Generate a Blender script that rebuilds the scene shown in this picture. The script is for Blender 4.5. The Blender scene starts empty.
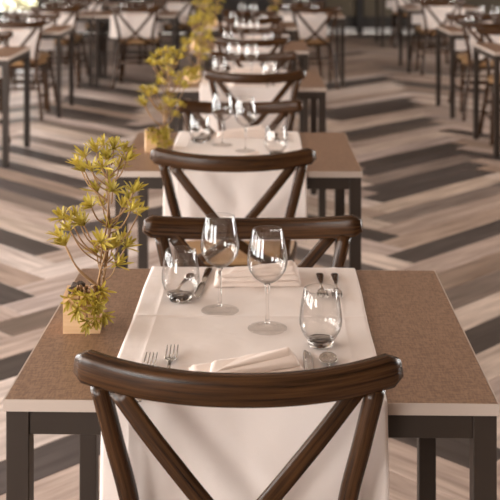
import bpy, bmesh, math, random
from mathutils import Vector, Matrix

PI = math.pi
R = math.radians
random.seed(7)
scn = bpy.context.scene
col = scn.collection

# ------------------------------------------------------------------ camera
F_PX = 1120.0          # focal length in pixels of the 500 px frame
HORIZON = -60.0        # image row of the horizon (lens shifted down)
CAM_H = 1.53
cam_d = bpy.data.cameras.new('camera')
cam_d.sensor_width = 36.0
cam_d.sensor_fit = 'HORIZONTAL'
cam_d.lens = F_PX / 500.0 * 36.0
cam_d.shift_y = -(250.0 - HORIZON) / 500.0
cam_d.clip_start = 0.05
cam_d.clip_end = 200
cam_d.dof.use_dof = True
cam_d.dof.focus_distance = 2.12
cam_d.dof.aperture_fstop = 7.0
cam = bpy.data.objects.new('camera', cam_d)
cam.location = (0, 0, CAM_H)
cam.rotation_euler = (R(90), 0, 0)
col.objects.link(cam)
scn.camera = cam

# ------------------------------------------------------------------ world, light, exposure
world = bpy.data.worlds.new('sky')
scn.world = world
world.use_nodes = True
bg = world.node_tree.nodes['Background']
bg.inputs['Color'].default_value = (1.0, 0.955, 0.94, 1)
bg.inputs['Strength'].default_value = 18.0

scn.view_settings.view_transform = 'Standard'
scn.view_settings.look = 'None'
scn.view_settings.gamma = 1
scn.view_settings.use_curve_mapping = False
scn.view_settings.exposure = 0.0
scn.cycles.use_denoising = True
scn.cycles.max_bounces = 10
scn.cycles.transparent_max_bounces = 24
scn.cycles.caustics_reflective = False
scn.cycles.caustics_refractive = False

ROOM_X0, ROOM_X1, ROOM_Y0, ROOM_Y1, ROOM_Z = -5.2, 7.5, -3.2, 18.42, 3.1


def day_portal(name, loc, rot, sx, sy):
    """sky light arriving through one window opening"""
    d = bpy.data.lights.new(name, 'AREA')
    d.shape = 'RECTANGLE'
    d.size, d.size_y = sx, sy
    d.cycles.is_portal = True
    o = bpy.data.objects.new(name, d)
    o.location, o.rotation_euler = loc, rot
    col.objects.link(o)


WIN_LEFT = [(-2.6, 0.4), (1.0, 4.0), (4.6, 7.6), (8.2, 11.2)]   # y ranges
WIN_FRONT = [(-4.6, -2.4)]                                        # x ranges behind the camera
WIN_BACK = [(-4.7, -3.45)]                                                     # x ranges, far end
WIN_RIGHT = [(4.5, 8.5), (9.5, 13.5)]                                          # y ranges; unseen windows added to brighten the right-hand floor
SILL, HEAD = 0.45, 2.75
BACK_SILL, BACK_HEAD = 0.30, 1.25
for a, b in WIN_LEFT:
    day_portal('window_daylight', (ROOM_X0 - 0.02, (a + b) / 2, (SILL + HEAD) / 2), (0, R(-90), 0), HEAD - SILL, b - a)
for a, b in WIN_FRONT:
    day_portal('window_daylight', ((a + b) / 2, ROOM_Y0 - 0.02, (SILL + HEAD) / 2), (R(90), 0, 0), b - a, HEAD - SILL)
for a, b in WIN_BACK:
    day_portal('window_daylight', ((a + b) / 2, ROOM_Y1 + 0.02, (BACK_SILL + BACK_HEAD) / 2), (R(-90), 0, 0), b - a, BACK_HEAD - BACK_SILL)
for a, b in WIN_RIGHT:
    day_portal('window_daylight', (ROOM_X1 + 0.02, (a + b) / 2, (SILL + HEAD) / 2), (0, R(90), 0), HEAD - SILL, b - a)  # daylight of the added right-hand windows

# ------------------------------------------------------------------ materials
M = {}


def new_mat(name):
    m = bpy.data.materials.new(name)
    m.use_nodes = True
    n = m.node_tree.nodes
    M[name] = m
    return m, n, m.node_tree.links, n['Principled BSDF']


def plain(name, c, rough=0.5, metal=0.0, noise=0.0, scale=40, bump=0.0, spec=0.5):
    m, n, l, p = new_mat(name)
    p.inputs['Base Color'].default_value = (*c, 1)
    p.inputs['Roughness'].default_value = rough
    p.inputs['Metallic'].default_value = metal
    p.inputs['Specular IOR Level'].default_value = spec
    if noise or bump:
        tc = n.new('ShaderNodeTexCoord')
        nz = n.new('ShaderNodeTexNoise')
        nz.inputs['Scale'].default_value = scale
        nz.inputs['Detail'].default_value = 4
        l.new(tc.outputs['Object'], nz.inputs['Vector'])
        if noise:
            mx = n.new('ShaderNodeMix'); mx.data_type = 'RGBA'
            mx.inputs[6].default_value = (*[x * (1 - noise) for x in c], 1)
            mx.inputs[7].default_value = (*[min(1, x * (1 + noise)) for x in c], 1)
            l.new(nz.outputs['Fac'], mx.inputs[0])
            l.new(mx.outputs[2], p.inputs['Base Color'])
        if bump:
            b = n.new('ShaderNodeBump'); b.inputs['Strength'].default_value = bump
            b.inputs['Distance'].default_value = 0.002
            l.new(nz.outputs['Fac'], b.inputs['Height'])
            l.new(b.outputs[0], p.inputs['Normal'])
    return m


def wood(name, c0, c1, rough=0.35, uscale=6.0, vscale=90.0, coat=0.0, randomize=False, spec=0.5):
    """grain running along the U axis of the UV map (U in metres, V in metres)"""
    m, n, l, p = new_mat(name)
    uv = n.new('ShaderNodeUVMap')
    mp = n.new('ShaderNodeMapping'); mp.inputs['Scale'].default_value = (uscale, vscale, 1)
    l.new(uv.outputs[0], mp.inputs['Vector'])
    oi = n.new('ShaderNodeObjectInfo')
    ad = n.new('ShaderNodeVectorMath'); ad.operation = 'MULTIPLY_ADD'
    cb = n.new('ShaderNodeCombineXYZ')
    for k in range(3):
        l.new(oi.outputs['Random'], cb.inputs[k])
    l.new(cb.outputs[0], ad.inputs[0])
    ad.inputs[1].default_value = (57, 91, 23)
    l.new(mp.outputs[0], ad.inputs[2])
    nz = n.new('ShaderNodeTexNoise'); nz.inputs['Scale'].default_value = 1
    nz.inputs['Detail'].default_value = 6; nz.inputs['Roughness'].default_value = 0.65
    l.new(ad.outputs[0], nz.inputs['Vector'])
    rp = n.new('ShaderNodeValToRGB')
    rp.color_ramp.elements[0].position = 0.32; rp.color_ramp.elements[0].color = (*c0, 1)
    rp.color_ramp.elements[1].position = 0.70; rp.color_ramp.elements[1].color = (*c1, 1)
    l.new(nz.outputs['Fac'], rp.inputs[0])
    l.new(rp.outputs[0], p.inputs['Base Color'])
    p.inputs['Roughness'].default_value = rough
    p.inputs['Coat Weight'].default_value = coat
    p.inputs['Coat Roughness'].default_value = 0.15
    p.inputs['Specular IOR Level'].default_value = spec
    b = n.new('ShaderNodeBump'); b.inputs['Strength'].default_value = 0.15
    b.inputs['Distance'].default_value = 0.001
    l.new(nz.outputs['Fac'], b.inputs['Height']); l.new(b.outputs[0], p.inputs['Normal'])
    return m


wood('chair_wood', (0.008, 0.0031, 0.0012), (0.088, 0.037, 0.0125), rough=0.27, uscale=5, vscale=170, coat=0.0, spec=0.28)
wood('planter_wood', (0.62, 0.38, 0.20), (0.76, 0.52, 0.31), rough=0.55, uscale=8, vscale=120)
plain('seat_weave', (0.42, 0.245, 0.115), 0.6, noise=0.25, scale=160, bump=0.5)
plain('table_metal', (0.036, 0.025, 0.019), 0.45, noise=0.10, scale=25, spec=0.3)
plain('edge_band', (0.52, 0.43, 0.375), 0.5)
plain('steel', (0.62, 0.58, 0.55), 0.16, metal=1.0)
plain('bark', (0.055, 0.032, 0.020), 0.8, noise=0.6, scale=90, bump=0.6)
plain('stem', (0.30, 0.17, 0.075), 0.6, noise=0.4, scale=60)
plain('moss', (0.30, 0.27, 0.06), 0.8, noise=0.5, scale=120, bump=0.6)

# laminate table top with a fine linen texture
m, n, l, p = new_mat('laminate')
tc = n.new('ShaderNodeTexCoord')
mp = n.new('ShaderNodeMapping'); mp.inputs['Scale'].default_value = (60, 320, 60)
mp2 = n.new('ShaderNodeMapping'); mp2.inputs['Scale'].default_value = (320, 60, 60)
n1 = n.new('ShaderNodeTexNoise'); n1.inputs['Scale'].default_value = 1; n1.inputs['Detail'].default_value = 3
n2 = n.new('ShaderNodeTexNoise'); n2.inputs['Scale'].default_value = 1; n2.inputs['Detail'].default_value = 3
l.new(tc.outputs['Object'], mp.inputs[0]); l.new(tc.outputs['Object'], mp2.inputs[0])
l.new(mp.outputs[0], n1.inputs['Vector']); l.new(mp2.outputs[0], n2.inputs['Vector'])
av = n.new('ShaderNodeMath'); av.operation = 'ADD'
l.new(n1.outputs['Fac'], av.inputs[0]); l.new(n2.outputs['Fac'], av.inputs[1])
rp = n.new('ShaderNodeValToRGB')
rp.color_ramp.elements[0].position = 0.40; rp.color_ramp.elements[0].color = (0.180, 0.097, 0.057, 1)
rp.color_ramp.elements[1].position = 0.62; rp.color_ramp.elements[1].color = (0.325, 0.196, 0.124, 1)
hf = n.new('ShaderNodeMath'); hf.operation = 'MULTIPLY'; hf.inputs[1].default_value = 0.5
l.new(av.outputs[0], hf.inputs[0]); l.new(hf.outputs[0], rp.inputs[0])
l.new(rp.outputs[0], p.inputs['Base Color'])
p.inputs['Roughness'].default_value = 0.38
bm_ = n.new('ShaderNodeBump'); bm_.inputs['Strength'].default_value = 0.25; bm_.inputs['Distance'].default_value = 0.0006
l.new(hf.outputs[0], bm_.inputs['Height']); l.new(bm_.outputs[0], p.inputs['Normal'])


def cloth_mat(name, c, bump=0.5):
    m, n, l, p = new_mat(name)
    p.inputs['Base Color'].default_value = (*c, 1)
    p.inputs['Roughness'].default_value = 0.85
    p.inputs['Sheen Weight'].default_value = 0.15
    p.inputs['Specular IOR Level'].default_value = 0.2
    tc = n.new('ShaderNodeTexCoord')
    nz = n.new('ShaderNodeTexNoise'); nz.inputs['Scale'].default_value = 9
    nz.inputs['Detail'].default_value = 3
    l.new(tc.outputs['Object'], nz.inputs['Vector'])
    wv = n.new('ShaderNodeTexNoise'); wv.inputs['Scale'].default_value = 700
    l.new(tc.outputs['Object'], wv.inputs['Vector'])
    ad = n.new('ShaderNodeMath'); ad.operation = 'MULTIPLY_ADD'
    ad.inputs[1].default_value = 0.06
    l.new(wv.outputs['Fac'], ad.inputs[0]); l.new(nz.outputs['Fac'], ad.inputs[2])
    b = n.new('ShaderNodeBump'); b.inputs['Strength'].default_value = bump; b.inputs['Distance'].default_value = 0.012
    l.new(ad.outputs[0], b.inputs['Height']); l.new(b.outputs[0], p.inputs['Normal'])
    return m


cloth_mat('runner_cloth', (0.83, 0.735, 0.69))
cloth_mat('napkin_cloth', (0.84, 0.71, 0.64))


def leaf_mat(name, c0, c1):
    m, n, l, p = new_mat(name)
    oi = n.new('ShaderNodeObjectInfo')
    tc = n.new('ShaderNodeTexCoord')
    nz = n.new('ShaderNodeTexNoise'); nz.inputs['Scale'].default_value = 45
    l.new(tc.outputs['Object'], nz.inputs['Vector'])
    ad = n.new('ShaderNodeMath'); ad.operation = 'MULTIPLY_ADD'
    ad.inputs[1].default_value = 0.45; ad.inputs[2].default_value = 0.0
    l.new(oi.outputs['Random'], ad.inputs[0])
    a2 = n.new('ShaderNodeMath'); a2.operation = 'MULTIPLY_ADD'; a2.inputs[1].default_value = 0.8
    l.new(nz.outputs['Fac'], a2.inputs[0]); l.new(ad.outputs[0], a2.inputs[2])
    mx = n.new('ShaderNodeMix'); mx.data_type = 'RGBA'
    mx.inputs[6].default_value = (*c0, 1); mx.inputs[7].default_value = (*c1, 1)
    l.new(a2.outputs[0], mx.inputs[0])
    l.new(mx.outputs[2], p.inputs['Base Color'])
    p.inputs['Roughness'].default_value = 0.45
    tr = n.new('ShaderNodeBsdfTranslucent')
    l.new(mx.outputs[2], tr.inputs['Color'])
    ms = n.new('ShaderNodeMixShader'); ms.inputs[0].default_value = 0.25
    l.new(p.outputs[0], ms.inputs[1]); l.new(tr.outputs[0], ms.inputs[2])
    l.new(ms.outputs[0], n['Material Output'].inputs['Surface'])


leaf_mat('leaf', (0.22, 0.18, 0.018), (0.68, 0.53, 0.100))
leaf_mat('garden_leaf', (0.12, 0.12, 0.05), (0.34, 0.31, 0.17))


def thin_glass(name, tint=(1, 1, 1), edge=0.5, gain=1.0):
    """thin clear glass: passes light straight on, mirrors more at grazing angles"""
    m, n, l, p = new_mat(name)
    n.remove(p)
    lw = n.new('ShaderNodeLayerWeight'); lw.inputs['Blend'].default_value = 0.5
    pw = n.new('ShaderNodeMath'); pw.operation = 'POWER'; pw.inputs[1].default_value = 4.0
    l.new(lw.outputs['Facing'], pw.inputs[0])
    fr = n.new('ShaderNodeMath'); fr.operation = 'MULTIPLY_ADD'
    fr.inputs[1].default_value = 0.94; fr.inputs[2].default_value = 0.05
    l.new(pw.outputs[0], fr.inputs[0])
    t = n.new('ShaderNodeBsdfTransparent')
    p2 = n.new('ShaderNodeMath'); p2.operation = 'POWER'; p2.inputs[1].default_value = 3.0
    l.new(lw.outputs['Facing'], p2.inputs[0])
    ab = n.new('ShaderNodeMix'); ab.data_type = 'RGBA'      # a longer way through the wall at a slant absorbs more
    ab.inputs[6].default_value = (*tint, 1); ab.inputs[7].default_value = (*[x * edge for x in tint], 1)
    l.new(p2.outputs[0], ab.inputs[0]); l.new(ab.outputs[2], t.inputs['Color'])
    g = n.new('ShaderNodeBsdfGlossy'); g.inputs['Roughness'].default_value = 0.015
    mu = n.new('ShaderNodeMath'); mu.operation = 'MULTIPLY'; mu.inputs[1].default_value = gain; mu.use_clamp = True
    l.new(fr.outputs[0], mu.inputs[0])
    mx = n.new('ShaderNodeMixShader')
    l.new(mu.outputs[0], mx.inputs[0]); l.new(t.outputs[0], mx.inputs[1]); l.new(g.outputs[0], mx.inputs[2])
    l.new(mx.outputs[0], n['Material Output'].inputs['Surface'])
    return m


thin_glass('drinking_glass', (0.985, 0.98, 0.975))
thin_glass('foot_glass', (0.985, 0.98, 0.975), edge=0.85, gain=0.45)
thin_glass('window_glass', (0.97, 0.98, 0.97))
m, n, l, p = new_mat('solid_glass')
p.inputs['Base Color'].default_value = (0.97, 0.96, 0.95, 1)
p.inputs['Roughness'].default_value = 0.01
p.inputs['Transmission Weight'].default_value = 1.0
p.inputs['IOR'].default_value = 1.45

# vinyl plank: colour from the object (single planks) times a per-plank mesh attribute (far planks)
m, n, l, p = new_mat('plank')
uv = n.new('ShaderNodeUVMap')
mp = n.new('ShaderNodeMapping'); mp.inputs['Scale'].default_value = (2.2, 26, 1)
l.new(uv.outputs[0], mp.inputs[0])
oi = n.new('ShaderNodeObjectInfo')
cb = n.new('ShaderNodeCombineXYZ')
for k in range(3):
    l.new(oi.outputs['Random'], cb.inputs[k])
ad = n.new('ShaderNodeVectorMath'); ad.operation = 'MULTIPLY_ADD'; ad.inputs[1].default_value = (61, 97, 31)
l.new(cb.outputs[0], ad.inputs[0]); l.new(mp.outputs[0], ad.inputs[2])
nz = n.new('ShaderNodeTexNoise'); nz.inputs['Scale'].default_value = 1; nz.inputs['Detail'].default_value = 6
nz.inputs['Roughness'].default_value = 0.6
l.new(ad.outputs[0], nz.inputs['Vector'])
rp = n.new('ShaderNodeValToRGB')
rp.color_ramp.elements[0].position = 0.28; rp.color_ramp.elements[0].color = (0.50, 0.46, 0.43, 1)
rp.color_ramp.elements[1].position = 0.72; rp.color_ramp.elements[1].color = (1.3, 1.3, 1.3, 1)
l.new(nz.outputs['Fac'], rp.inputs[0])
at = n.new('ShaderNodeAttribute'); at.attribute_name = 'tone'
m1 = n.new('ShaderNodeMix'); m1.data_type = 'RGBA'; m1.blend_type = 'MULTIPLY'; m1.inputs[0].default_value = 1
m2 = n.new('ShaderNodeMix'); m2.data_type = 'RGBA'; m2.blend_type = 'MULTIPLY'; m2.inputs[0].default_value = 1
l.new(oi.outputs['Color'], m1.inputs[6]); l.new(at.outputs['Color'], m1.inputs[7])
l.new(m1.outputs[2], m2.inputs[6]); l.new(rp.outputs[0], m2.inputs[7])
l.new(m2.outputs[2], p.inputs['Base Color'])
p.inputs['Roughness'].default_value = 0.48
p.inputs['Specular IOR Level'].default_value = 0.30
b = n.new('ShaderNodeBump'); b.inputs['Strength'].default_value = 0.2; b.inputs['Distance'].default_value = 0.001
l.new(nz.outputs['Fac'], b.inputs['Height']); l.new(b.outputs[0], p.inputs['Normal'])

plain('floor_joint', (0.05, 0.035, 0.028), 0.8, noise=0.3)
plain('wall_paint', (0.30, 0.24, 0.19), 0.8, noise=0.06, scale=6)
plain('ceiling_paint', (0.46, 0.39, 0.33), 0.9, noise=0.04, scale=4)
plain('olive_panel', (0.10, 0.075, 0.045), 0.6, noise=0.15, scale=5)
plain('dark_panel', (0.022, 0.016, 0.013), 0.5, noise=0.2, scale=8)
plain('dark_frame', (0.020, 0.016, 0.014), 0.45, noise=0.1)
plain('white_trim', (0.62, 0.60, 0.59), 0.5, noise=0.03)
plain('paving', (0.16, 0.14, 0.11), 0.9, noise=0.2, scale=3)

# ------------------------------------------------------------------ mesh helpers


def link(o, parent=None):
    col.objects.link(o)
    if parent is not None:
        o.parent = parent
    return o


def mesh_obj(name, me, mat=None, parent=None, loc=(0, 0, 0), rot=(0, 0, 0)):
    o = bpy.data.objects.new(name, me)
    if mat and not me.materials:
        me.materials.append(M[mat])
    o.location, o.rotation_euler = loc, rot
    return link(o, parent)


def bm_mesh(name, bm, smooth=False):
    me = bpy.data.meshes.new(name)
    bm.normal_update()
    bm.to_mesh(me); bm.free()
    if smooth:
        for f in me.polygons:
            f.use_smooth = True
    return me


def box_bm(bm, x0, x1, y0, y1, z0, z1, bev=0.0):
    r = bmesh.ops.create_cube(bm, size=1)
    vs = r['verts']
    for v in vs:
        v.co = Vector(((x0 + x1) / 2 + v.co.x * (x1 - x0), (y0 + y1) / 2 + v.co.y * (y1 - y0), (z0 + z1) / 2 + v.co.z * (z1 - z0)))
    if bev:
        es = list({e for v in vs for e in v.link_edges})
        bmesh.ops.bevel(bm, geom=es, offset=bev, segments=1, affect='EDGES')


def box(name, x0, x1, y0, y1, z0, z1, bev=0.0):
    bm = bmesh.new(); box_bm(bm, x0, x1, y0, y1, z0, z1, bev)
    return bm_mesh(name, bm)


def lathe(name, prof, seg=40, closed=False):
    bm = bmesh.new()
    rings = []
    for r, z in prof:
        if r < 1e-6:
            rings.append([bm.verts.new((0, 0, z))])
        else:
            rings.append([bm.verts.new((r * math.cos(2 * PI * k / seg), r * math.sin(2 * PI * k / seg), z)) for k in range(seg)])
    pairs = list(zip(rings[:-1], rings[1:]))
    if closed:
        pairs.append((rings[-1], rings[0]))
    for A, B in pairs:
        for k in range(seg):
            k2 = (k + 1) % seg
            a, b, c, d = A[k % len(A)], A[k2 % len(A)], B[k2 % len(B)], B[k % len(B)]
            vs = []
            for v in (a, b, c, d):
                if v not in vs:
                    vs.append(v)
            if len(vs) > 2:
                bm.faces.new(vs)
    bmesh.ops.recalc_face_normals(bm, faces=bm.faces)
    return bm_mesh(name, bm, True)


def sweep(name, pts, sect, ref=(0, 0, 1), scales=None, bm=None, smooth=True):
    """sweep a closed section [(a,b)...] along pts; a runs along side = t x ref, b along the remaining normal.
    UV: U = metres along the path, V = metres around the section"""
    own = bm is None
    if own:
        bm = bmesh.new()
    uvl = bm.loops.layers.uv.verify()
    pts = [Vector(p) for p in pts]
    ref = Vector(ref)
    rings, us = [], [0.0]
    for i in range(1, len(pts)):
        us.append(us[-1] + (pts[i] - pts[i - 1]).length)
    for i, p in enumerate(pts):
        t = (pts[min(i + 1, len(pts) - 1)] - pts[max(i - 1, 0)]).normalized()
        s = t.cross(ref)
        if s.length < 1e-5:
            s = t.cross(Vector((1, 0, 0)))
        s.normalize()
        nrm = s.cross(t).normalized()
        sc = scales[i] if scales else (1, 1)
        if not isinstance(sc, tuple):
            sc = (sc, sc)
        rings.append([bm.verts.new(p + s * (a * sc[0]) + nrm * (b * sc[1])) for a, b in sect])
    k = len(sect)
    vv = [0.0]
    for j in range(k):
        a, b = sect[j], sect[(j + 1) % k]
        vv.append(vv[-1] + math.hypot(a[0] - b[0], a[1] - b[1]))
    for i in range(len(rings) - 1):
        for j in range(k):
            j2 = (j + 1) % k
            f = bm.faces.new((rings[i][j], rings[i][j2], rings[i + 1][j2], rings[i + 1][j]))
            for lp, (u, v) in zip(f.loops, ((us[i], vv[j]), (us[i], vv[j + 1]), (us[i + 1], vv[j + 1]), (us[i + 1], vv[j]))):
                lp[uvl].uv = (u, v)
    for ring, u in ((rings[0][::-1], us[0]), (rings[-1], us[-1])):
        f = bm.faces.new(ring)
        for q, lp in enumerate(f.loops):
            lp[uvl].uv = (u + 0.002 * q, 0.0)
    if own:
        bmesh.ops.recalc_face_normals(bm, faces=bm.faces)
        return bm_mesh(name, bm, smooth)


def ell(a, b, k=12, power=1.0):
    out = []
    for j in range(k):
        t = 2 * PI * j / k
        c, s = math.cos(t), math.sin(t)
        out.append((a * math.copysign(abs(c) ** power, c), b * math.copysign(abs(s) ** power, s)))
    return out


def bez(p0, p1, p2, n=10):
    p0, p1, p2 = Vector(p0), Vector(p1), Vector(p2)
    return [p0 * (1 - t) ** 2 + p1 * 2 * t * (1 - t) + p2 * t * t for t in [i / n for i in range(n + 1)]]


def smooth_path(ctrl, n=8):
    """Catmull-Rom through control points"""
    P = [Vector(c) for c in ctrl]
    P = [P[0] * 2 - P[1]] + P + [P[-1] * 2 - P[-2]]
    out = []
    for i in range(1, len(P) - 2):
        for k in range(n):
            t = k / n
            a, b, c, d = P[i - 1], P[i], P[i + 1], P[i + 2]
            out.append(0.5 * ((2 * b) + (c - a) * t + (2 * a - 5 * b + 4 * c - d) * t * t + (3 * b - a - 3 * c + d) * t ** 3))
    out.append(P[-2])
    return out


def thing(name, label, cat, loc=(0, 0, 0), rz=0.0, group=None):
    o = bpy.data.objects.new(name, None)
    o.empty_display_size = 0.05
    o.location, o.rotation_euler = loc, (0, 0, rz)
    o['label'], o['category'] = label, cat
    if group:
        o['group'] = group
    return link(o)


def tag(o, label, cat, group=None):
    o['label'], o['category'] = label, cat
    if group:
        o['group'] = group
    return o


def struct(o, label=None, cat=None):
    o['kind'] = 'structure'
    if label:
        o['label'] = label
    if cat:
        o['category'] = cat
    return o


def copy_tree(o, parent=None):
    c = o.copy()
    col.objects.link(c)
    c.parent = parent
    for ch in list(o.children):
        copy_tree(ch, c)
    return c


PROTO = {}


def instance(key, builder, label, loc, rz=0.0, sc=None):
    """first call builds the thing, later calls copy it and its parts"""
    if key not in PROTO:
        PROTO[key] = builder()
        o = PROTO[key]
    else:
        o = copy_tree(PROTO[key])
    o.location, o.rotation_euler = loc, (0, 0, rz)
    o.scale = sc or (1, 1, 1)
    o['label'] = label
    return o


# ------------------------------------------------------------------ the room: floor
L_PL, W_PL = 1.2, 0.173
U0, V0 = 4.300, 3.200
floor = mesh_obj('floor', box('floor', ROOM_X0, ROOM_X1, ROOM_Y0, ROOM_Y1, -0.10, -0.006), 'floor_joint')
struct(floor, 'herringbone floor of pale and dark wooden planks', 'floor')


def px_floor(x, y):
    Y = F_PX * CAM_H / (y - HORIZON)
    return ((x - 250) * Y / F_PX, Y)


DARK_PX = [(440, 243), (415, 150), (432, 176), (398, 125), (391, 109), (381, 82), (488, 344), (387, 234), (366, 197),
           (366, 170), (456, 133), (478, 156), (30, 245), (7, 296), (19, 362), (48, 173), (42, 191), (42, 155),
           (134, 129), (96, 118), (118, 105), (134, 92), (22, 470), (440, 440), (70, 440), (360, 110), (150, 210)]
MID_PX = [(475, 301), (420, 205), (460, 195), (60, 210), (20, 320), (100, 150), (400, 90), (450, 165), (70, 130)]
DARK = [px_floor(*p) for p in DARK_PX]
MID = [px_floor(*p) for p in MID_PX]


def uv_of(X, Y):
    return ((X + Y) / math.sqrt(2), (Y - X) / math.sqrt(2))


DARK_UV = [uv_of(*p) for p in DARK]
MID_UV = [uv_of(*p) for p in MID]
planks = []
rng = random.Random(3)
for i in range(-30, 140):
    for j in range(-6, 8):
        for kind in 'AB':
            ou, ov = U0 + i * W_PL + j * L_PL, V0 + i * W_PL - j * L_PL
            if kind == 'A':
                r = (ou, ou + L_PL, ov, ov + W_PL)
            else:
                r = (ou + L_PL, ou + L_PL + W_PL, ov + W_PL - L_PL, ov + W_PL)
            cu, cv = (r[0] + r[1]) / 2, (r[2] + r[3]) / 2
            X, Y = (cu - cv) / math.sqrt(2), (cu + cv) / math.sqrt(2)
            if not (ROOM_X0 + 0.55 < X < ROOM_X1 - 0.55 and -1.0 < Y < ROOM_Y1 - 0.52):
                continue
            inside = lambda q: r[0] <= q[0] <= r[1] and r[2] <= q[1] <= r[3]
            if any(inside(q) for q in DARK_UV):
                c = (0.062, 0.046, 0.040)
            elif any(inside(q) for q in MID_UV):
                c = (0.20, 0.15, 0.125)
            else:
                t = rng.random()
                if t < (0.07 if Y < 8.5 else 0.17):
                    c = (0.10, 0.078, 0.067)
                elif t < 0.24:
                    c = (0.30, 0.215, 0.17)
                elif t < 0.62:
                    c = (0.41, 0.31, 0.26)
                else:
                    c = (0.54, 0.435, 0.375)
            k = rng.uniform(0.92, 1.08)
            w = rng.gauss(0.25 if X > 0.2 else -0.25, 0.45)      # boards vary warm to grey; the left-right bias paints in window light
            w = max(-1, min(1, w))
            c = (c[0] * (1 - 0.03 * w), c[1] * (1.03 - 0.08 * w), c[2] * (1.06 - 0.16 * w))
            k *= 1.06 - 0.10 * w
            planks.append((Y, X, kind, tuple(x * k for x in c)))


def plank_geo(bm, uvl, tone, X, Y, ang, c, uoff=(0, 0)):
    hl, hw, ch = L_PL / 2 - 0.0008, W_PL / 2 - 0.0008, 0.0022
    ca, sa = math.cos(ang), math.sin(ang)

    def P(a, b, z):
        return bm.verts.new((X + a * ca - b * sa, Y + a * sa + b * ca, z))
    S = [(-1, -1), (1, -1), (1, 1), (-1, 1)]
    lo = [P(a * hl, b * hw, -0.006) for a, b in S]
    md = [P(a * hl, b * hw, -ch * 0.7) for a, b in S]
    tp = [P(a * (hl - ch), b * (hw - ch), 0.0) for a, b in S]
    fs = [bm.faces.new(tp)]
    for A, B in ((lo, md), (md, tp)):
        for k in range(4):
            fs.append(bm.faces.new((A[k], A[(k + 1) % 4], B[(k + 1) % 4], B[k])))
    for f in fs:
        for lp in f.loops:
            d = lp.vert.co
            a = (d.x - X) * ca + (d.y - Y) * sa
            b = -(d.x - X) * sa + (d.y - Y) * ca
            lp[uvl].uv = (a + uoff[0], b + uoff[1])
            lp[tone] = (*c, 1)


bm = bmesh.new()
uvl = bm.loops.layers.uv.verify(); tone = bm.loops.layers.float_color.new('tone')
plank_geo(bm, uvl, tone, 0, 0, 0, (1, 1, 1))
plank_me = bm_mesh('plank', bm)
plank_me.materials.append(M['plank'])
# the 300 planks that show largest: those inside the view, nearest first
vis = [q for q in planks if q[0] > 1.9 and abs(q[1]) < q[0] * 250 / F_PX + 0.5]
vis.sort()
single = vis[:300]
sset = set(id(q) for q in single)
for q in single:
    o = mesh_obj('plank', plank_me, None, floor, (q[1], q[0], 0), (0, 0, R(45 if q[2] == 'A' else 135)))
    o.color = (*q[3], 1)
bm = bmesh.new()
uvl = bm.loops.layers.uv.verify(); tone = bm.loops.layers.float_color.new('tone')
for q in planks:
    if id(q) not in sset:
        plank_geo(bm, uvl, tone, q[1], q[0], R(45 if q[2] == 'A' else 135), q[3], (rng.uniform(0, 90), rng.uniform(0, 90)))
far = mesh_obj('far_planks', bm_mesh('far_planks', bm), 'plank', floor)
far.color = (1, 1, 1, 1)
far['kind'] = 'stuff'

# ------------------------------------------------------------------ the room: walls, windows, ceiling
T = 0.2


def wall_with_windows(name, axis, pos, lo, hi, wins, sill, mat, label, head=HEAD):
    """axis 'x': wall is a plane x = pos running along y"""
    bm = bmesh.new()
    s = -1 if pos < 0 else 1
    a0, a1 = sorted((pos, pos + s * T))

    def seg(u0, u1, z0, z1):
        if axis == 'x':
            box_bm(bm, a0, a1, u0, u1, z0, z1)
        else:
            box_bm(bm, u0, u1, a0, a1, z0, z1)
    prev = lo
    for a, b in wins:
        seg(prev, a, 0, ROOM_Z)
        seg(a, b, 0, sill); seg(a, b, head, ROOM_Z)
        prev = b
    seg(prev, hi, 0, ROOM_Z)
    return struct(mesh_obj(name, bm_mesh(name, bm), mat), label, 'wall')


wn = [0]


def window(axis, pos, a, b, z0, z1, label):
    wn[0] += 1
    s = -1 if pos < 0 else 1
    c = pos + s * 0.1
    root = bpy.data.objects.new('window_%d' % wn[0], None)
    link(root); struct(root, label, 'window')

    def bar(u0, u1, y0, y1, nm):
        if axis == 'x':
            me = box(nm, c - 0.035, c + 0.035, u0, u1, y0, y1)
        else:
            me = box(nm, u0, u1, c - 0.035, c + 0.035, y0, y1)
        mesh_obj(nm, me, 'dark_frame', root)
    bar(a, b, z0, z0 + 0.06, 'window_sill'); bar(a, b, z1 - 0.06, z1, 'window_head')
    k = max(1, round((b - a) / 1.5))
    for q in range(k + 1):
        u = a + 0.03 + (b - a - 0.06) * q / k
        bar(u - 0.03, u + 0.03, z0 + 0.06, z1 - 0.06, 'mullion')
    for q in range(k):
        u0 = a + 0.03 + (b - a - 0.06) * q / k + 0.03
        u1 = a + 0.03 + (b - a - 0.06) * (q + 1) / k - 0.03
        if axis == 'x':
            me = box('pane', c - 0.004, c + 0.004, u0, u1, z0 + 0.06, z1 - 0.06)
        else:
            me = box('pane', u0, u1, c - 0.004, c + 0.004, z0 + 0.06, z1 - 0.06)
        mesh_obj('pane', me, 'window_glass', root)


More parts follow.
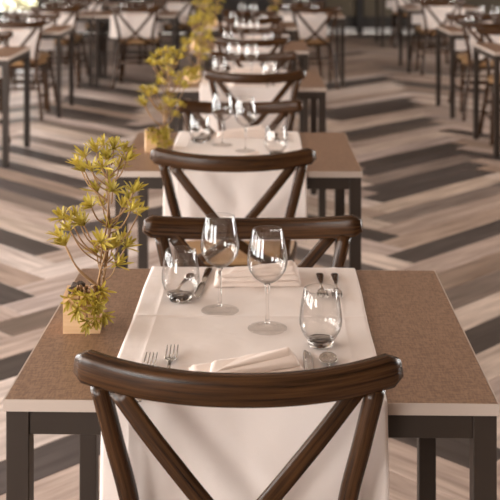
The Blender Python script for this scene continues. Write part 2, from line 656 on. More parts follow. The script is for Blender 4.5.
wall_with_windows('wall_left', 'x', ROOM_X0, ROOM_Y0, ROOM_Y1, WIN_LEFT, SILL, 'wall_paint', 'cream wall with tall windows along the side of the room')
wall_with_windows('wall_front', 'y', ROOM_Y0, ROOM_X0, ROOM_X1, WIN_FRONT, SILL, 'wall_paint', 'cream wall with wide windows behind the first table')
wall_with_windows('wall_back', 'y', ROOM_Y1, ROOM_X0, ROOM_X1, WIN_BACK, BACK_SILL, 'dark_panel', 'dark panelled wall at the far end of the room', BACK_HEAD)
wall_with_windows('wall_right', 'x', ROOM_X1, ROOM_Y0, ROOM_Y1, WIN_RIGHT, SILL, 'wall_paint', 'plain wall with added unseen windows beyond the right-hand tables')
struct(mesh_obj('ceiling', box('ceiling', ROOM_X0, ROOM_X1, ROOM_Y0, ROOM_Y1, ROOM_Z, ROOM_Z + T), 'ceiling_paint'), 'flat pale ceiling over the dining room', 'ceiling')
for a, b in WIN_LEFT:
    window('x', ROOM_X0, a, b, SILL, HEAD, 'tall dark-framed window in the side wall')
for a, b in WIN_FRONT:
    window('y', ROOM_Y0, a, b, SILL, HEAD, 'wide dark-framed window behind the first table')
for a, b in WIN_BACK:
    window('y', ROOM_Y1, a, b, BACK_SILL, BACK_HEAD, 'low bright window in the far dark wall')
for a, b in WIN_RIGHT:
    window('x', ROOM_X1, a, b, SILL, HEAD, 'added unseen tall dark-framed window beyond the right-hand tables')
# olive panels, plinth, white baseboard and dark posts of the far wall
k = 0
for x0, x1 in ((1.25, 1.74), (1.86, 2.40), (2.5, 3.4), (3.5, 4.4), (4.5, 5.6)):
    mesh_obj('panel', box('panel', x0, x1, ROOM_Y1 - 0.03, ROOM_Y1, 0.27, 2.6, 0.004), 'olive_panel', bpy.data.objects['wall_back'])
struct(mesh_obj('baseboard_back', box('baseboard_back', 1.17, ROOM_X1, ROOM_Y1 - 0.02, ROOM_Y1, 0.0, 0.09, 0.004), 'white_trim'), 'white skirting strip along the far dark wall', 'baseboard')
for q, x in enumerate((-2.95, -1.0, 1.12, 1.80, 2.45)):
    struct(mesh_obj('trim_%d' % (q + 1), box('trim', x - 0.05, x + 0.05, ROOM_Y1 - 0.09, ROOM_Y1 - 0.02, 0.0, ROOM_Z, 0.004), 'dark_frame'),
           'dark upright post against the far wall', 'post')
# garden outside the far window
struct(mesh_obj('ground_outside', box('ground_outside', -30, 30, ROOM_Y1 + T + 0.02, 60, -0.15, -0.03), 'paving'), 'sunlit pale paving outside the far window', 'ground')

# ------------------------------------------------------------------ table
TW, TD, TH, LEG = 0.850, 0.772, 0.74, 0.040


def build_table():
    t = thing('restaurant_table', '', 'table', group='restaurant tables')
    x, y = TW / 2, TD / 2
    mesh_obj('tabletop', box('tabletop', -x + 0.0025, x - 0.0025, -y + 0.0025, y - 0.0025, TH - 0.02, TH, 0.0008), 'laminate', t)
    bm = bmesh.new()
    for a, b, c, d in ((-x, x, -y, -y + 0.0025), (-x, x, y - 0.0025, y), (-x, -x + 0.0025, -y + 0.0025, y - 0.0025), (x - 0.0025, x, -y + 0.0025, y - 0.0025)):
        box_bm(bm, a, b, c, d, TH - 0.0205, TH - 0.0004)
    mesh_obj('edge_band', bm_mesh('edge_band', bm), 'edge_band', t)
    i = 0.004
    for sx in (-1, 1):
        for sy in (-1, 1):
            cx, cy = sx * (x - i - LEG / 2), sy * (y - i - LEG / 2)
            lg = mesh_obj('leg', box('leg', cx - LEG / 2, cx + LEG / 2, cy - LEG / 2, cy + LEG / 2, 0.008, TH - 0.0205, 0.0015), 'table_metal', t)
            mesh_obj('foot_pad', box('foot_pad', cx - LEG / 2 + 0.004, cx + LEG / 2 - 0.004, cy - LEG / 2 + 0.004, cy + LEG / 2 - 0.004, 0, 0.008), 'dark_frame', lg)
    h0, h1 = TH - 0.0205 - 0.042, TH - 0.0205
    for s in (-1, 1):
        yy = s * (y - i - 0.003)
        mesh_obj('apron', box('apron', -x + i + LEG, x - i - LEG, min(yy, yy - s * 0.025), max(yy, yy - s * 0.025), h0, h1, 0.001), 'table_metal', t)
        xx = s * (x - i - 0.003)
        mesh_obj('apron', box('apron', min(xx, xx - s * 0.025), max(xx, xx - s * 0.025), -y + i + LEG, y - i - LEG, h0, h1, 0.001), 'table_metal', t)
    return t


# ------------------------------------------------------------------ runner
RW, HANG = 0.488, 0.235


def build_runner():
    nx, total = 70, TD + 2 * (HANG + 0.004)
    ny = 160
    bm = bmesh.new()
    hy = TD / 2 + 0.006
    rr = 0.005
    rg = random.Random(5)
    ph = [rg.uniform(0, 6) for _ in range(6)]

    def fold(d, w=0.0045, h=0.0034):
        return h * math.exp(-(d / w) ** 2)
    us = sorted(set([round(-RW / 2 + RW * i / nx, 5) for i in range(nx + 1)] + [sg * 0.196 + d for sg in (-1, 1) for d in (-0.002, 0.0, 0.002)]))
    ss = sorted([-total / 2 + total * j / ny for j in range(ny + 1)] + [c + d for c in (0.032, 0.300, -0.235) for d in (-0.002, 0.0, 0.002)])
    nx, ny = len(us) - 1, len(ss) - 1

    def crease(d, h):
        # sharp ironed fold: steep on one side, easing out on the other
        return h * max(0.0, 1 - (d / 0.016 if d > 0 else -d / 0.005))
    rows = []
    for s in ss:
        row = []
        for u in us:
            arc = rr * PI / 2
            flat = hy - rr
            a = abs(s); sg = 1 if s >= 0 else -1
            z = TH + 0.0025
            if a <= flat:
                y, zz, k = a, z, 0
            elif a <= flat + arc:
                t = (a - flat) / rr
                y, zz, k = flat + rr * math.sin(t), z - rr * (1 - math.cos(t)), 0
            else:
                d = a - flat - arc
                k = d / HANG
                y, zz = hy, z - rr - d
            x = u
            if k == 0:
                f = max(crease(u + 0.196, 0.0011), crease(0.196 - u, 0.0011), crease(s - 0.032, 0.0021), crease(0.300 - s, 0.0010), crease(s + 0.235, 0.0008))
                f += 0.0005 * (1 + math.sin(u * 33 + ph[0] + 2 * math.sin(s * 9)) * math.sin(s * 27 + ph[1])) + 0.00035 * (1 + math.sin((u + 0.7 * s) * 58 + ph[5] + math.sin(u * 20)))
                zz += f
                x += 0.0010 * math.sin(s * 14 + ph[2]) * (u / RW * 2)
            else:
                y += 0.0045 * k * (1 + math.sin(u * 26 + ph[3])) + 0.002 * k * (1 + math.sin(u * 61 + ph[4])) + crease(u + 0.196, 0.0016) + crease(0.196 - u, 0.0016)
                x += 0.004 * k * (u / RW * 2)
            row.append(bm.verts.new((x, sg * y, zz)))
        rows.append(row)
    for j in range(ny):
        for i in range(nx):
            bm.faces.new((rows[j][i], rows[j][i + 1], rows[j + 1][i + 1], rows[j + 1][i]))
    o = mesh_obj('table_runner', bm_mesh('table_runner', bm, True), 'runner_cloth')
    md = o.modifiers.new('thick', 'SOLIDIFY'); md.thickness = 0.0012; md.offset = 1
    return tag(o, '', 'runner', 'white table runners')


# ------------------------------------------------------------------ chair (faces +Y)
RAIL_Y, RAIL_Z, RAIL_HW, SAG, RISE = -0.27, 0.8060, 0.268, 0.053, 0.021


def build_chair():
    t = thing('dining_chair', '', 'chair', group='cross-back dining chairs')
    # bowed top rail
    n = 30
    pts, sc = [], []
    for i in range(n + 1):
        u = -1 + 2 * i / n
        pts.append((RAIL_HW * u, RAIL_Y + SAG * u * u, RAIL_Z + RISE * abs(u) ** 2.4))
        e = 1 - max(0, (abs(u) - 0.955) / 0.045) ** 2 * 0.42
        w = 0.98 + 0.05 * abs(u) ** 2
        sc.append((e, e * w))
    mesh_obj('top_rail', sweep('top_rail', pts, ell(0.0165, 0.0265, 20, 0.62), scales=sc), 'chair_wood', t)
    tube = ell(0.0165, 0.0170, 12, 0.85)
    for s in (-1, 1):
        # back upright and rear leg in one bent piece
        path = smooth_path([(s * 0.232, -0.262, 0.0), (s * 0.205, -0.222, 0.22), (s * 0.172, -0.196, 0.45),
                            (s * 0.180, -0.205, 0.585), (s * 0.205, -0.220, 0.70), (s * 0.227, -0.231, 0.797)], 6)
        mesh_obj('back_post', sweep('back_post', path, tube, ref=(0, 1, 0)), 'chair_wood', t)
        # joint collar under the rail
        # cross bars
        path = smooth_path([(s * 0.196, -0.240, 0.795), (s * 0.115, -0.252, 0.695), (s * 0.010, -0.250, 0.572),
                            (-s * 0.080, -0.228, 0.500), (-s * 0.160, -0.200, 0.455)], 6)
        off = 0.0065 * s
        path = [(p.x, p.y + off, p.z) for p in path]
        mesh_obj('cross_bar', sweep('cross_bar', path, ell(0.0155, 0.0060, 12, 0.55), ref=(0, 1, 0)), 'chair_wood', t)
        path = smooth_path([(s * 0.205, 0.198, 0.0), (s * 0.198, 0.190, 0.24), (s * 0.185, 0.180, 0.448)], 6)
        mesh_obj('front_leg', sweep('front_leg', path, ell(0.015, 0.015, 12), ref=(0, 1, 0)), 'chair_wood', t)
        mesh_obj('stretcher', sweep('stretcher', [(s * 0.2035, 0.192, 0.19), (s * 0.206, 0, 0.19), (s * 0.208, -0.226, 0.19)], ell(0.010, 0.011, 10)), 'chair_wood', t)
        # bent brace between post and seat
        mesh_obj('brace', sweep('brace', bez((s * 0.187, -0.205, 0.36), (s * 0.160, -0.06, 0.455), (s * 0.192, 0.186, 0.36), 14), ell(0.007, 0.007, 8)), 'chair_wood', t)
    mesh_obj('stretcher', sweep('stretcher', [(-0.197, 0.189, 0.26), (0, 0.189, 0.26), (0.197, 0.189, 0.26)], ell(0.010, 0.011, 10)), 'chair_wood', t)
    mesh_obj('stretcher', sweep('stretcher', [(-0.200, -0.220, 0.26), (0, -0.220, 0.26), (0.200, -0.220, 0.26)], ell(0.010, 0.011, 10)), 'chair_wood', t)
    # seat: round-cornered trapezoid frame with a woven pad
    def outline(g):
        pts = []
        k = 48
        for i in range(k):
            a = 2 * PI * i / k
            c, s = math.cos(a), math.sin(a)
            x = math.copysign(abs(c) ** 0.5, c); y = math.copysign(abs(s) ** 0.5, s)
            wx = 0.212 + 0.018 * y
            pts.append(((wx - g) * x, (0.208 - g) * y))
        return pts

    def ring_mesh(name, layers):
        bm = bmesh.new()
        uvl = bm.loops.layers.uv.verify()
        rings = [[bm.verts.new((x, y, z)) for x, y in outline(g)] for g, z in layers]
        for A, B in zip(rings[:-1], rings[1:]):
            for i in range(len(A)):
                f = bm.faces.new((A[i], A[(i + 1) % len(A)], B[(i + 1) % len(A)], B[i]))
                for q, lp in enumerate(f.loops):
                    lp[uvl].uv = ((i + (q in (1, 2))) * 0.035, lp.vert.co.z + 0.3 * (q > 1))
        bm.faces.new(rings[0][::-1]); bm.faces.new(rings[-1])
        bmesh.ops.recalc_face_normals(bm, faces=bm.faces)
        return bm_mesh(name, bm, False)
    mesh_obj('seat_frame', ring_mesh('seat_frame', [(0.006, 0.430), (0.0, 0.436), (0.0, 0.452), (0.006, 0.458), (0.03, 0.459)]), 'chair_wood', t)
    mesh_obj('seat_pad', ring_mesh('seat_pad', [(0.012, 0.4585), (0.008, 0.470), (0.016, 0.480), (0.04, 0.486), (0.10, 0.490)]), 'seat_weave', t)
    return t


# ------------------------------------------------------------------ glassware
def build_wine_glass():
    t = thing('wine_glass', '', 'wine glass', group='stemmed wine glasses')
    o = [(0.0, 0.0905), (0.006, 0.0910), (0.016, 0.0955), (0.028, 0.105), (0.0375, 0.119), (0.0412, 0.134), (0.0408, 0.148),
         (0.0380, 0.166), (0.0340, 0.184), (0.0305, 0.2000)]
    w = 0.0011
    inner = [(r - w, z) for r, z in reversed(o[2:])]
    prof = o + [(0.0301, 0.2006), (0.0296, 0.2000)] + inner + [(0.006, 0.0940), (0.0, 0.0938)]
    mesh_obj('bowl', lathe('bowl', prof, 48), 'drinking_glass', t)
    mesh_obj('stem', lathe('stem', [(0.0, 0.0100), (0.0050, 0.0100), (0.0040, 0.016), (0.0034, 0.03), (0.0034, 0.07), (0.0042, 0.084), (0.0060, 0.0902), (0.0, 0.0902)], 20), 'solid_glass', t)
    mesh_obj('foot', lathe('foot', [(0.0, 0.0), (0.0385, 0.0), (0.0400, 0.0010), (0.0395, 0.0020), (0.030, 0.0032), (0.016, 0.0052), (0.0065, 0.0085), (0.0048, 0.0100), (0.0, 0.0100)], 48), 'foot_glass', t)
    return t


def build_tumbler():
    t = thing('water_tumbler', '', 'tumbler', group='water tumblers')
    o = [(0.0265, 0.0125), (0.0315, 0.018), (0.0375, 0.028), (0.0412, 0.040), (0.0418, 0.050), (0.0402, 0.068), (0.0372, 0.088), (0.0330, 0.1085)]
    w = 0.0013
    prof = [(0.0, 0.0125)] + o + [(0.0325, 0.1092), (0.0318, 0.1085)] + [(r - w, z) for r, z in reversed(o[2:])] + [(0.028, 0.0190), (0.016, 0.0155), (0.0, 0.0150)]
    mesh_obj('body', lathe('body', prof, 48), 'drinking_glass', t)
    mesh_obj('thick_base', lathe('thick_base', [(0.0, 0.003), (0.016, 0.002), (0.021, 0.0), (0.0235, 0.0006), (0.0262, 0.0122), (0.0, 0.0122)], 40), 'solid_glass', t)
    return t


# ------------------------------------------------------------------ cutlery (points to +Y, centred)
def flat_path(pts):
    return [Vector(p) for p in pts]


def build_fork():
    t = thing('fork', '', 'fork', group='steel forks')
    hp = [(0, -0.098, 0.0022), (0, -0.085, 0.0025), (0, -0.05, 0.0040), (0, 0.0, 0.0075), (0, 0.030, 0.0075)]
    mesh_obj('handle', sweep('handle', hp, ell(0.0048, 0.0015, 12), scales=[(1.7, 1), (2.0, 1.1), (1.4, 1.1), (0.7, 1.3), (0.75, 1.2)]), 'steel', t)
    hp = [(0, 0.029, 0.0075), (0, 0.038, 0.0066), (0, 0.048, 0.0050), (0, 0.056, 0.0044)]
    mesh_obj('head', sweep('head', hp, ell(0.0120, 0.0011, 12), scales=[(0.3, 1.2), (0.75, 1), (1.0, 1), (1.0, 1)]), 'steel', t)
    for k in range(4):
        x = -0.0102 + 0.0068 * k
        hp = [(x, 0.048, 0.0044), (x, 0.075, 0.0056), (x * 0.98, 0.104, 0.0110)]
        mesh_obj('tine', sweep('tine', hp, ell(0.0017, 0.0010, 6), scales=[1, 1, 0.6]), 'steel', t)
    return t


def build_knife():
    t = thing('table_knife', '', 'knife', group='steel knives')
    mesh_obj('handle', sweep('handle', [(0, -0.11, 0.0032), (0, -0.10, 0.0032), (0, -0.03, 0.0032), (0, 0.0, 0.0030)], ell(0.0055, 0.0030, 12), scales=[(1.3, 0.9), (1.6, 1), (1.2, 1), (0.9, 0.9)]), 'steel', t)
    mesh_obj('blade', sweep('blade', [(0, -0.002, 0.0030), (0.0005, 0.02, 0.0026), (0.001, 0.07, 0.0022), (0.0, 0.095, 0.0020), (-0.003, 0.11, 0.0018)], ell(0.0085, 0.0009, 10), scales=[(0.6, 1.4), (1, 1), (1.05, 1), (0.85, 1), (0.2, 0.8)]), 'steel', t)
    return t


def build_spoon():
    t = thing('table_spoon', '', 'spoon', group='steel spoons')
    hp = [(0, -0.098, 0.0022), (0, -0.085, 0.0025), (0, -0.05, 0.0040), (0, 0.0, 0.0080), (0, 0.042, 0.0075)]
    mesh_obj('handle', sweep('handle', hp, ell(0.0048, 0.0015, 12), scales=[(1.7, 1), (2.0, 1.1), (1.4, 1.1), (0.7, 1.3), (0.7, 1.2)]), 'steel', t)
    bm = bmesh.new()
    na, nr = 24, 6
    cx, cy = 0.0, 0.070
    rings = []
    for r in range(nr + 1):
        q = r / nr
        rings.append([bm.verts.new((cx + 0.0175 * q * math.cos(2 * PI * k / na) * (1 - 0.10 * math.sin(2 * PI * k / na)), cy + 0.029 * q * math.sin(2 * PI * k / na), 0.0015 + 0.0060 * q * q)) for k in range(na)] if r else [bm.verts.new((cx, cy, 0.0015))])
    for A, B in zip(rings[:-1], rings[1:]):
        for k in range(na):
            vs = [A[k % len(A)], B[k], B[(k + 1) % na]] + ([A[(k + 1) % na]] if len(A) > 1 else [])
            bm.faces.new(vs)
    o = mesh_obj('bowl', bm_mesh('bowl', bm, True), 'steel', t)
    md = o.modifiers.new('thick', 'SOLIDIFY'); md.thickness = 0.0010; md.offset = 1
    return t


# ------------------------------------------------------------------ folded napkin
def build_napkin():
    t = thing('folded_napkin', '', 'napkin', group='folded cloth napkins')
    w, d = 0.198, 0.118

    def slab(name, f_out, z_fun, th, rot=0.0, off=(0, 0)):
        nx, ny = 30, 16
        bm = bmesh.new()
        top, bot = [], []
        for j in range(ny + 1):
            rt, rb = [], []
            for i in range(nx + 1):
                u, v = i / nx, j / ny
                x, y = f_out(u, v)
                z = z_fun(u, v)
                e = min(u, 1 - u) * w, min(v, 1 - v) * d
                q = min(1, min(e) / 0.007)
                h = th * (0.35 + 0.65 * math.sqrt(1 - (1 - q) ** 2))
                rt.append(bm.verts.new((x, y, z + h))); rb.append(bm.verts.new((x, y, z)))
            top.append(rt); bot.append(rb)
        for j in range(ny):
            for i in range(nx):
                bm.faces.new((top[j][i], top[j][i + 1], top[j + 1][i + 1], top[j + 1][i]))
                bm.faces.new((bot[j][i], bot[j + 1][i], bot[j + 1][i + 1], bot[j][i + 1]))
        for i in range(nx):
            bm.faces.new((top[0][i], bot[0][i], bot[0][i + 1], top[0][i + 1]))
            bm.faces.new((top[ny][i], top[ny][i + 1], bot[ny][i + 1], bot[ny][i]))
        for j in range(ny):
            bm.faces.new((top[j][0], top[j + 1][0], bot[j + 1][0], bot[j][0]))
            bm.faces.new((top[j][nx], bot[j][nx], bot[j + 1][nx], top[j + 1][nx]))
        bmesh.ops.recalc_face_normals(bm, faces=bm.faces)
        mesh_obj(name, bm_mesh(name, bm, True), 'napkin_cloth', t)

    def quad(p00, p10, p01, p11):
        def f(u, v):
            a = Vector(p00) * (1 - u) * (1 - v) + Vector(p10) * u * (1 - v) + Vector(p01) * (1 - u) * v + Vector(p11) * u * v
            return a.x, a.y
        return f
    hx, hy = w / 2, d / 2
    slab('bottom_fold', quad((-hx, -hy), (hx, -hy), (-hx + 0.004, hy), (hx, hy)), lambda u, v: 0.0 + 0.0012 * math.sin(7 * u) ** 2, 0.010)
    slab('middle_fold', quad((-hx + 0.012, -hy + 0.004), (hx - 0.003, -hy + 0.008), (-hx + 0.045, hy - 0.012), (hx - 0.002, hy - 0.004)), lambda u, v: 0.0100 + 0.003 * u, 0.008)
    slab('diagonal_fold', quad((-hx + 0.005, -hy + 0.012), (hx - 0.010, -hy + 0.022), (hx - 0.090, hy - 0.020), (hx - 0.006, hy - 0.012)), lambda u, v: 0.0185 + 0.008 * u * (0.4 + 0.6 * math.sin(PI * v)), 0.006)
    slab('pleat', quad((-hx + 0.035, -hy + 0.030), (hx - 0.018, -hy + 0.050), (hx - 0.060, hy - 0.030), (hx - 0.012, hy - 0.026)), lambda u, v: 0.0245 + 0.012 * u * math.sin(PI * v), 0.004)
    return t


# ------------------------------------------------------------------ potted plant
def leaf_cluster_mesh(seed, nl=13, flat=0.55):
    rg = random.Random(seed)
    bm = bmesh.new()
    for k in range(nl):
        az = 2 * PI * (k + rg.uniform(-0.25, 0.25)) / nl
        tilt = rg.uniform(0.15, 1.15)           # away from the +Z axis of the cluster
        ln = rg.uniform(0.028, 0.042)
        wd = rg.uniform(0.0028, 0.0038)
        dirv = Vector((math.cos(az) * math.sin(tilt), math.sin(az) * math.sin(tilt), math.cos(tilt)))
        side = dirv.cross(Vector((0, 0, 1)) if abs(dirv.z) < 0.98 else Vector((1, 0, 0))).normalized()
        up = side.cross(dirv).normalized()
        bend = rg.uniform(-0.010, 0.003)
        prof = [(0.0, 0.25), (0.22, 0.62), (0.5, 1.0), (0.78, 0.85), (0.94, 0.45), (1.0, 0.06)]
        prev = None
        for s, wf in prof:
            c = dirv * (ln * s) + Vector((0, 0, 1)) * (bend * s * s)
            a = bm.verts.new(c + side * wd * wf + up * 0.0016 * wf)
            b = bm.verts.new(c - up * 0.0004)
            d = bm.verts.new(c - side * wd * wf + up * 0.0016 * wf)
            if prev:
                bm.faces.new((prev[0], prev[1], b, a)); bm.faces.new((prev[1], prev[2], d, b))
            prev = (a, b, d)
    return bm_mesh('leaf_cluster', bm, True)


CL = []
BOX_W = 0.074
# leaf clusters as (x, height, depth) around the box centre, metres
CLUSTERS_PX = [(103.6, 146, .0), (85.6, 158, .01), (108, 160, -.02), (124, 153, .02), (92, 172, -.015), (119, 170, .03), (98, 192, .02),
               (133, 193, -.01), (91, 208, -.03), (122, 208, .01), (138, 216, .02), (63, 219, -.01), (78, 218, .02), (70, 231, -.03),
               (66, 246, .0), (100, 243, -.035), (121, 243, .03), (105, 262, .02), (116, 266, -.01), (110, 180, .045), (80, 166, .035),
               (76, 292, -.020), (92, 296, -.030), (77, 309, -.046), (93, 307, -.048), (102, 313, -.044), (86, 321, -.050), (109, 229, .0),
               (97, 153, .03), (113, 150, -.01), (102, 168, -.03), (126, 162, -.015), (85, 172, .01), (112, 192, -.02), (103, 207, .02),
               (128, 200, .02), (130, 211, -.03), (72, 222, .01), (84, 226, -.02), (62, 238, .02), (112, 250, .0), (97, 254, .02), (125, 248, -.02),
               (84, 296, -.036), (97, 301, -.042), (70, 299, -.03), (94, 318, -.050), (100, 290, -.01)]


def build_plant():
    t = thing('potted_plant', '', 'plant', group='potted plants in wooden boxes')
    h = 0.075
    b = BOX_W / 2
    bm = bmesh.new()
    uvl = bm.loops.layers.uv.verify()
    for a in ((-b, b, -b, -b + 0.008), (-b, b, b - 0.008, b), (-b, -b + 0.008, -b + 0.008, b - 0.008), (b - 0.008, b, -b + 0.008, b - 0.008)):
        box_bm(bm, *a, 0, h)
    box_bm(bm, -b + 0.008, b - 0.008, -b + 0.008, b - 0.008, 0, 0.008)
    for f in bm.faces:
        for lp in f.loops:
            c = lp.vert.co
            lp[uvl].uv = (c.x + c.y, c.z)
    mesh_obj('planter_box', bm_mesh('planter_box', bm), 'planter_wood', t)
    # bark filling: lumpy bed
    bm = bmesh.new()
    rg = random.Random(2)
    bmesh.ops.create_grid(bm, x_segments=12, y_segments=12, size=b - 0.0085)
    for v in bm.verts:
        v.co.z = h - 0.008 + rg.uniform(0, 0.008)
    mesh_obj('bark_filling', bm_mesh('bark_filling', bm), 'bark', t)
    for k in range(9):
        a, r = rg.uniform(0, 2 * PI), rg.uniform(0.008, 0.028)
        bm = bmesh.new()
        bmesh.ops.create_icosphere(bm, subdivisions=2, radius=0.009)
        for v in bm.verts:
            v.co *= rg.uniform(0.75, 1.2)
        mesh_obj('bark_chip', bm_mesh('bark_chip', bm), 'bark' if k % 3 else 'stem', t, (r * math.cos(a), r * math.sin(a), h + 0.004))
    if not CL:
        for s in range(6):
            CL.append(leaf_cluster_mesh(20 + s, 13 + s % 3))
    Y0 = 2.283
    base = Vector((0.010, 0.0, h))
    bx = (83.5 - 250) * Y0 / F_PX

    def trunk(z, k=0):
        """the bundle of stems: x drifts to the side as it climbs"""
        z = max(z, h - 0.01)
        return Vector((0.032 + 0.020 * min(1, (z - h) / 0.12) + 0.004 * math.sin(z * 30 + k * 2.1), 0.006 * math.sin(z * 22 + k * 2.0), z))
    for k, top in enumerate((0.345, 0.31, 0.27, 0.22)):
        pth = [trunk(h - 0.01 + (top - h + 0.01) * q / 14, k) + Vector((0.003 * (k - 1.5), 0, 0)) for q in range(15)]
        mesh_obj('stem', sweep('stem', pth, ell(0.0024, 0.0024, 7), scales=[1.0 - 0.35 * i / 14 for i in range(15)]), 'stem', t)
    for k, (px, py, dy) in enumerate(CLUSTERS_PX):
        Yc = Y0 + dy
        p = Vector(((px - 250) * Yc / F_PX - bx, dy, CAM_H - (py - HORIZON) * Yc / F_PX - TH))
        if p.z > 0.10:
            tt = trunk(min(0.33, max(h, p.z - 0.022 - 0.75 * abs(p.x - 0.05))), k)
            pth = smooth_path([tt, (tt + p) / 2 + Vector(((p.x - tt.x) * 0.12, 0, -0.006)), p], 5)
            axis = (p - tt).normalized() + Vector((0, -0.35, 0.45))
        else:
            st = Vector((p.x * 0.5, -0.015, h + 0.006))
            pth = smooth_path([st, (st + p) / 2 + Vector((0, -0.004, 0.012)), p], 5)
            axis = Vector((p.x * 8, -0.9, -0.15 if p.z > 0.05 else -0.5))
        mesh_obj('branch', sweep('branch', pth, ell(0.0016, 0.0016, 6)), 'stem', t)
        q = axis.normalized().to_track_quat('Z', 'Y')
        o = mesh_obj('leaf_cluster', CL[k % len(CL)], 'leaf', t, p, q.to_euler())
        s = rg.uniform(0.80, 1.0) * (0.9 if p.z < 0.1 else 1)
        o.scale = (s, s, s)
    return t


# ------------------------------------------------------------------ lay the tables
def world_of(tc, rz, x, y):
    c, s = math.cos(rz), math.sin(rz)
    return (tc[0] + x * c - y * s, tc[1] + x * s + y * c)


ZT = TH + 0.0052      # on the runner
ZG = TH + 0.0058


def lay(tc, rz, where, chairs, glasses=True, cutlery=False, napkins=True, plant=None, plant_rz=0.0, jit=0.0, seed=0):
    """where: how the labels name this table; chairs: [(side, x, rail distance or None, rz)]"""
    rg = random.Random(seed)
    instance('table', build_table, ('brown-topped table with dark square legs, ' + where).strip(), (tc[0], tc[1], 0), rz)
    instance('runner', build_runner, 'white cloth runner hanging over both ends of ' + where, (tc[0] - 0.010, tc[1], 0), rz)
    for side, x, y, crz in chairs:
        if side == 'near':
            instance('chair', build_chair, 'dark wooden cross-back chair at the near side of ' + where, (x, y - RAIL_Y, 0), crz)
        else:
            instance('chair', build_chair, 'dark wooden cross-back chair at the far side of ' + where, (x, y + RAIL_Y, 0), PI + crz)

    def at(x, y):
        return world_of(tc, rz, x + rg.uniform(-jit, jit), y + rg.uniform(-jit, jit))
    if glasses:
        instance('wine', build_wine_glass, 'stemmed wine glass set further back on ' + where, (*at(-0.074, 0.066), ZG), 0.3)
        instance('wine', build_wine_glass, 'stemmed wine glass set further forward on ' + where, (*at(0.027, -0.041), ZG), 1.0)
        instance('tumbler', build_tumbler, 'stemless water tumbler at the back left of ' + where, (*at(-0.163, 0.134), ZG), 0.0)
        instance('tumbler', build_tumbler, 'stemless water tumbler at the front right of ' + where, (*at(0.131, -0.130), ZG), 0.0)
    if napkins:
        instance('napkin', build_napkin, 'folded pale napkin at the far side of ' + where, (*at(0.000, 0.288), ZT), R(2))
        instance('napkin', build_napkin, 'folded pale napkin at the near side of ' + where, (*at(-0.008, -0.286), ZT), R(15))
    if cutlery:
        f = lambda b, k, lab, x, y, r: instance(k, b, lab, (*at(x, y), ZT), r + rz)
        f(build_fork, 'fork', 'longer-reaching inner fork at the near side of ' + where, -0.151, -0.268, R(1))
        f(build_fork, 'fork', 'outer fork nearest the runner edge at the near side of ' + where, -0.190, -0.308, R(-1))
        f(build_knife, 'knife', 'steel table knife at the near side of ' + where, 0.104, -0.272, R(1))
        f(build_spoon, 'spoon', 'steel spoon at the near side of ' + where, 0.140, -0.284, R(-1))
        f(build_fork, 'fork', 'inner fork at the far side of ' + where, 0.147, 0.232, R(180))
        f(build_fork, 'fork', 'outer fork at the far side of ' + where, 0.180, 0.232, R(179))
        f(build_knife, 'knife', 'steel table knife at the far side of ' + where, -0.122, 0.255, R(176))
        f(build_spoon, 'spoon', 'steel spoon at the far side of ' + where, -0.168, 0.225, R(172))
    if plant:
        instance('plant', build_plant, 'yellow-green plant in a square wooden box on ' + where, (plant[0], plant[1], TH + 0.0003), plant_rz)


px = lambda x, Y: (x - 250) * Y / F_PX
# centre row
lay((0.0090, 2.302), R(-1.3), 'the table nearest the camera', [('near', -0.013, 1.80, R(-2)), ('far', 0.009, 2.81, R(0.5))],
    cutlery=True, plant=(px(83.5, 2.283), 2.283), plant_rz=R(2), seed=1)
lay((-0.038, 4.21), R(-0.4), 'the second centre-row table', [('near', px(234, 3.65), 3.62, R(-1)), ('far', px(239.5, 4.8), 4.82, R(0))],
    cutlery=True, plant=(px(155, 4.2), 4.21), plant_rz=R(8), jit=0.006, seed=2)
lay((-0.016, 6.37), R(0.3), 'the third centre-row table', [('near', px(254, 5.87), 5.84, R(1)), ('far', px(252, 6.9), 6.90, R(-1))],
    cutlery=True, plant=(px(192, 6.23), 6.23), plant_rz=R(-14), jit=0.008, seed=3)
lay((0.0, 8.36), R(-0.5), 'the fourth centre-row table', [('near', 0.01, 7.86, R(-1)), ('far', 0.02, 8.92, R(1))],
    plant=(px(197, 8.1), 8.1), plant_rz=R(20), jit=0.008, seed=4)
lay((0.0, 10.45), R(0.5), 'the fifth centre-row table', [('near', 0.02, 9.95, R(2)), ('far', 0.0, 10.98, R(1))],
    plant=(px(212, 10.2), 10.2), plant_rz=R(-30), jit=0.01, seed=5)
# left rows
lay((-2.05, 7.92), R(0), 'the edge-cut left-row table', [('near', -2.06, 7.42, 0), ('far', -2.05, 8.45, 0)], jit=0.01, seed=6)
lay((-2.05, 10.00), R(0.5), 'the second left-row table', [('near', -2.00, 9.50, 0), ('far', -2.05, 10.55, 0)], jit=0.01, seed=7)
lay((-2.065, 12.08), R(-0.3), 'the third left-row table', [('near', -2.02, 11.56, R(3)), ('far', -2.05, 12.6, 0)], jit=0.01, seed=8)
lay((-1.205, 12.08), R(0.3), 'the table flanking the left row', [('near', -1.18, 11.55, R(-1)), ('far', -1.2, 12.6, 0)], jit=0.01, seed=9)
lay((-2.05, 14.15), 0, 'the fourth left-row table', [('near', -2.02, 13.62, R(3))], jit=0.01, seed=10)
lay((-0.95, 14.1), 0, 'the rear table behind the plants', [('near', -0.93, 13.6, R(3))], jit=0.01, seed=11)
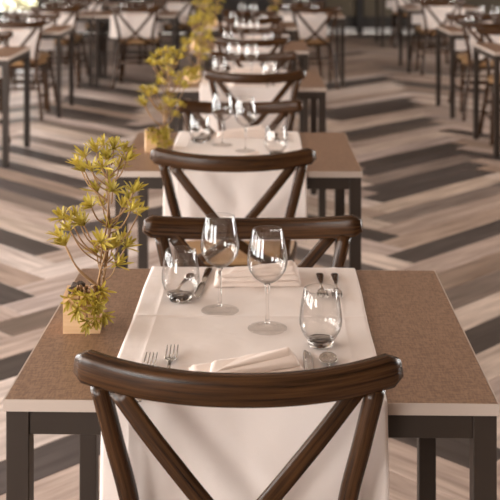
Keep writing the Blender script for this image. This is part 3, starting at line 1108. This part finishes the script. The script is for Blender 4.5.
# right rows
lay((0.56, 12.0), R(0), 'the table beyond the centre row', [('near', 0.66, 11.48, R(2)), ('far', 0.56, 12.5, 0)],
    plant=(px(272, 11.9), 11.9), plant_rz=R(8), jit=0.01, seed=12)
lay((2.14, 8.25), R(0), 'the edge-cut right-row table', [('near', 2.08, 7.74, 0), ('far', 2.02, 8.80, R(-4))], jit=0.01, seed=13)
lay((2.14, 9.98), R(0), 'the second right-row table', [('near', 2.06, 9.44, R(-5)), ('far', 2.1, 10.5, 0)], jit=0.01, seed=14)
lay((2.23, 13.25), R(0), 'the third right-row table', [('near', 2.17, 12.68, R(2)), ('far', 2.2, 13.8, 0)], jit=0.01, seed=15)
lay((2.30, 16.4), R(0), 'the hindmost right-row table', [('near', 2.28, 15.9, R(2))], jit=0.01, seed=16)

# ------------------------------------------------------------------ shrubs in the garden outside the far window
gl = leaf_cluster_mesh(99, 11)


def shrub(label, x, y, h, w, seed):
    rg = random.Random(seed)
    t = thing('garden_shrub', label, 'shrub', (x, y, -0.03), group='garden shrubs')
    for k in range(5):
        a = 2 * PI * k / 5
        mesh_obj('stem', sweep('stem', bez((0.02 * math.cos(a), 0.02 * math.sin(a), 0), (0.1 * math.cos(a), 0.1 * math.sin(a), h * 0.5), (w * 0.5 * math.cos(a), w * 0.5 * math.sin(a), h * 0.8), 6), ell(0.012, 0.012, 6)), 'bark', t)
    bm = bmesh.new()
    for k in range(420):
        a, z, q = rg.uniform(0, 2 * PI), rg.uniform(0.05, 1), math.sqrt(rg.random())
        rad = w * math.sin(PI * (0.12 + 0.80 * z)) * (0.55 + 0.45 * q)
        c = Vector((rad * math.cos(a), rad * math.sin(a), z * h))
        n = Vector((math.cos(a), math.sin(a), rg.uniform(-0.2, 0.9))).normalized()
        s = rg.uniform(0.05, 0.09)
        u = n.orthogonal().normalized(); v = n.cross(u)
        tt = rg.uniform(0, PI)
        e1 = u * math.cos(tt) + v * math.sin(tt); e2 = n.cross(e1)
        vs = [bm.verts.new(c + e1 * s * p + e2 * s * r * 0.45 + n * s * g) for p, r, g in ((-1, 0, 0), (0, -1, .15), (1, 0, -.1), (0, 1, .15))]
        bm.faces.new(vs)
    mesh_obj('foliage', bm_mesh('foliage', bm), 'garden_leaf', t)


shrub('yellow-green shrub outside the far window, left', -5.3, 21.0, 1.1, 0.6, 1)
shrub('yellow-green shrub outside the far window, middle', -4.5, 22.2, 0.8, 0.5, 2)
shrub('low green shrub outside the far window, right', -3.7, 21.4, 0.6, 0.4, 3)

# prototypes' parts were linked once with their first thing; nothing else to clean up
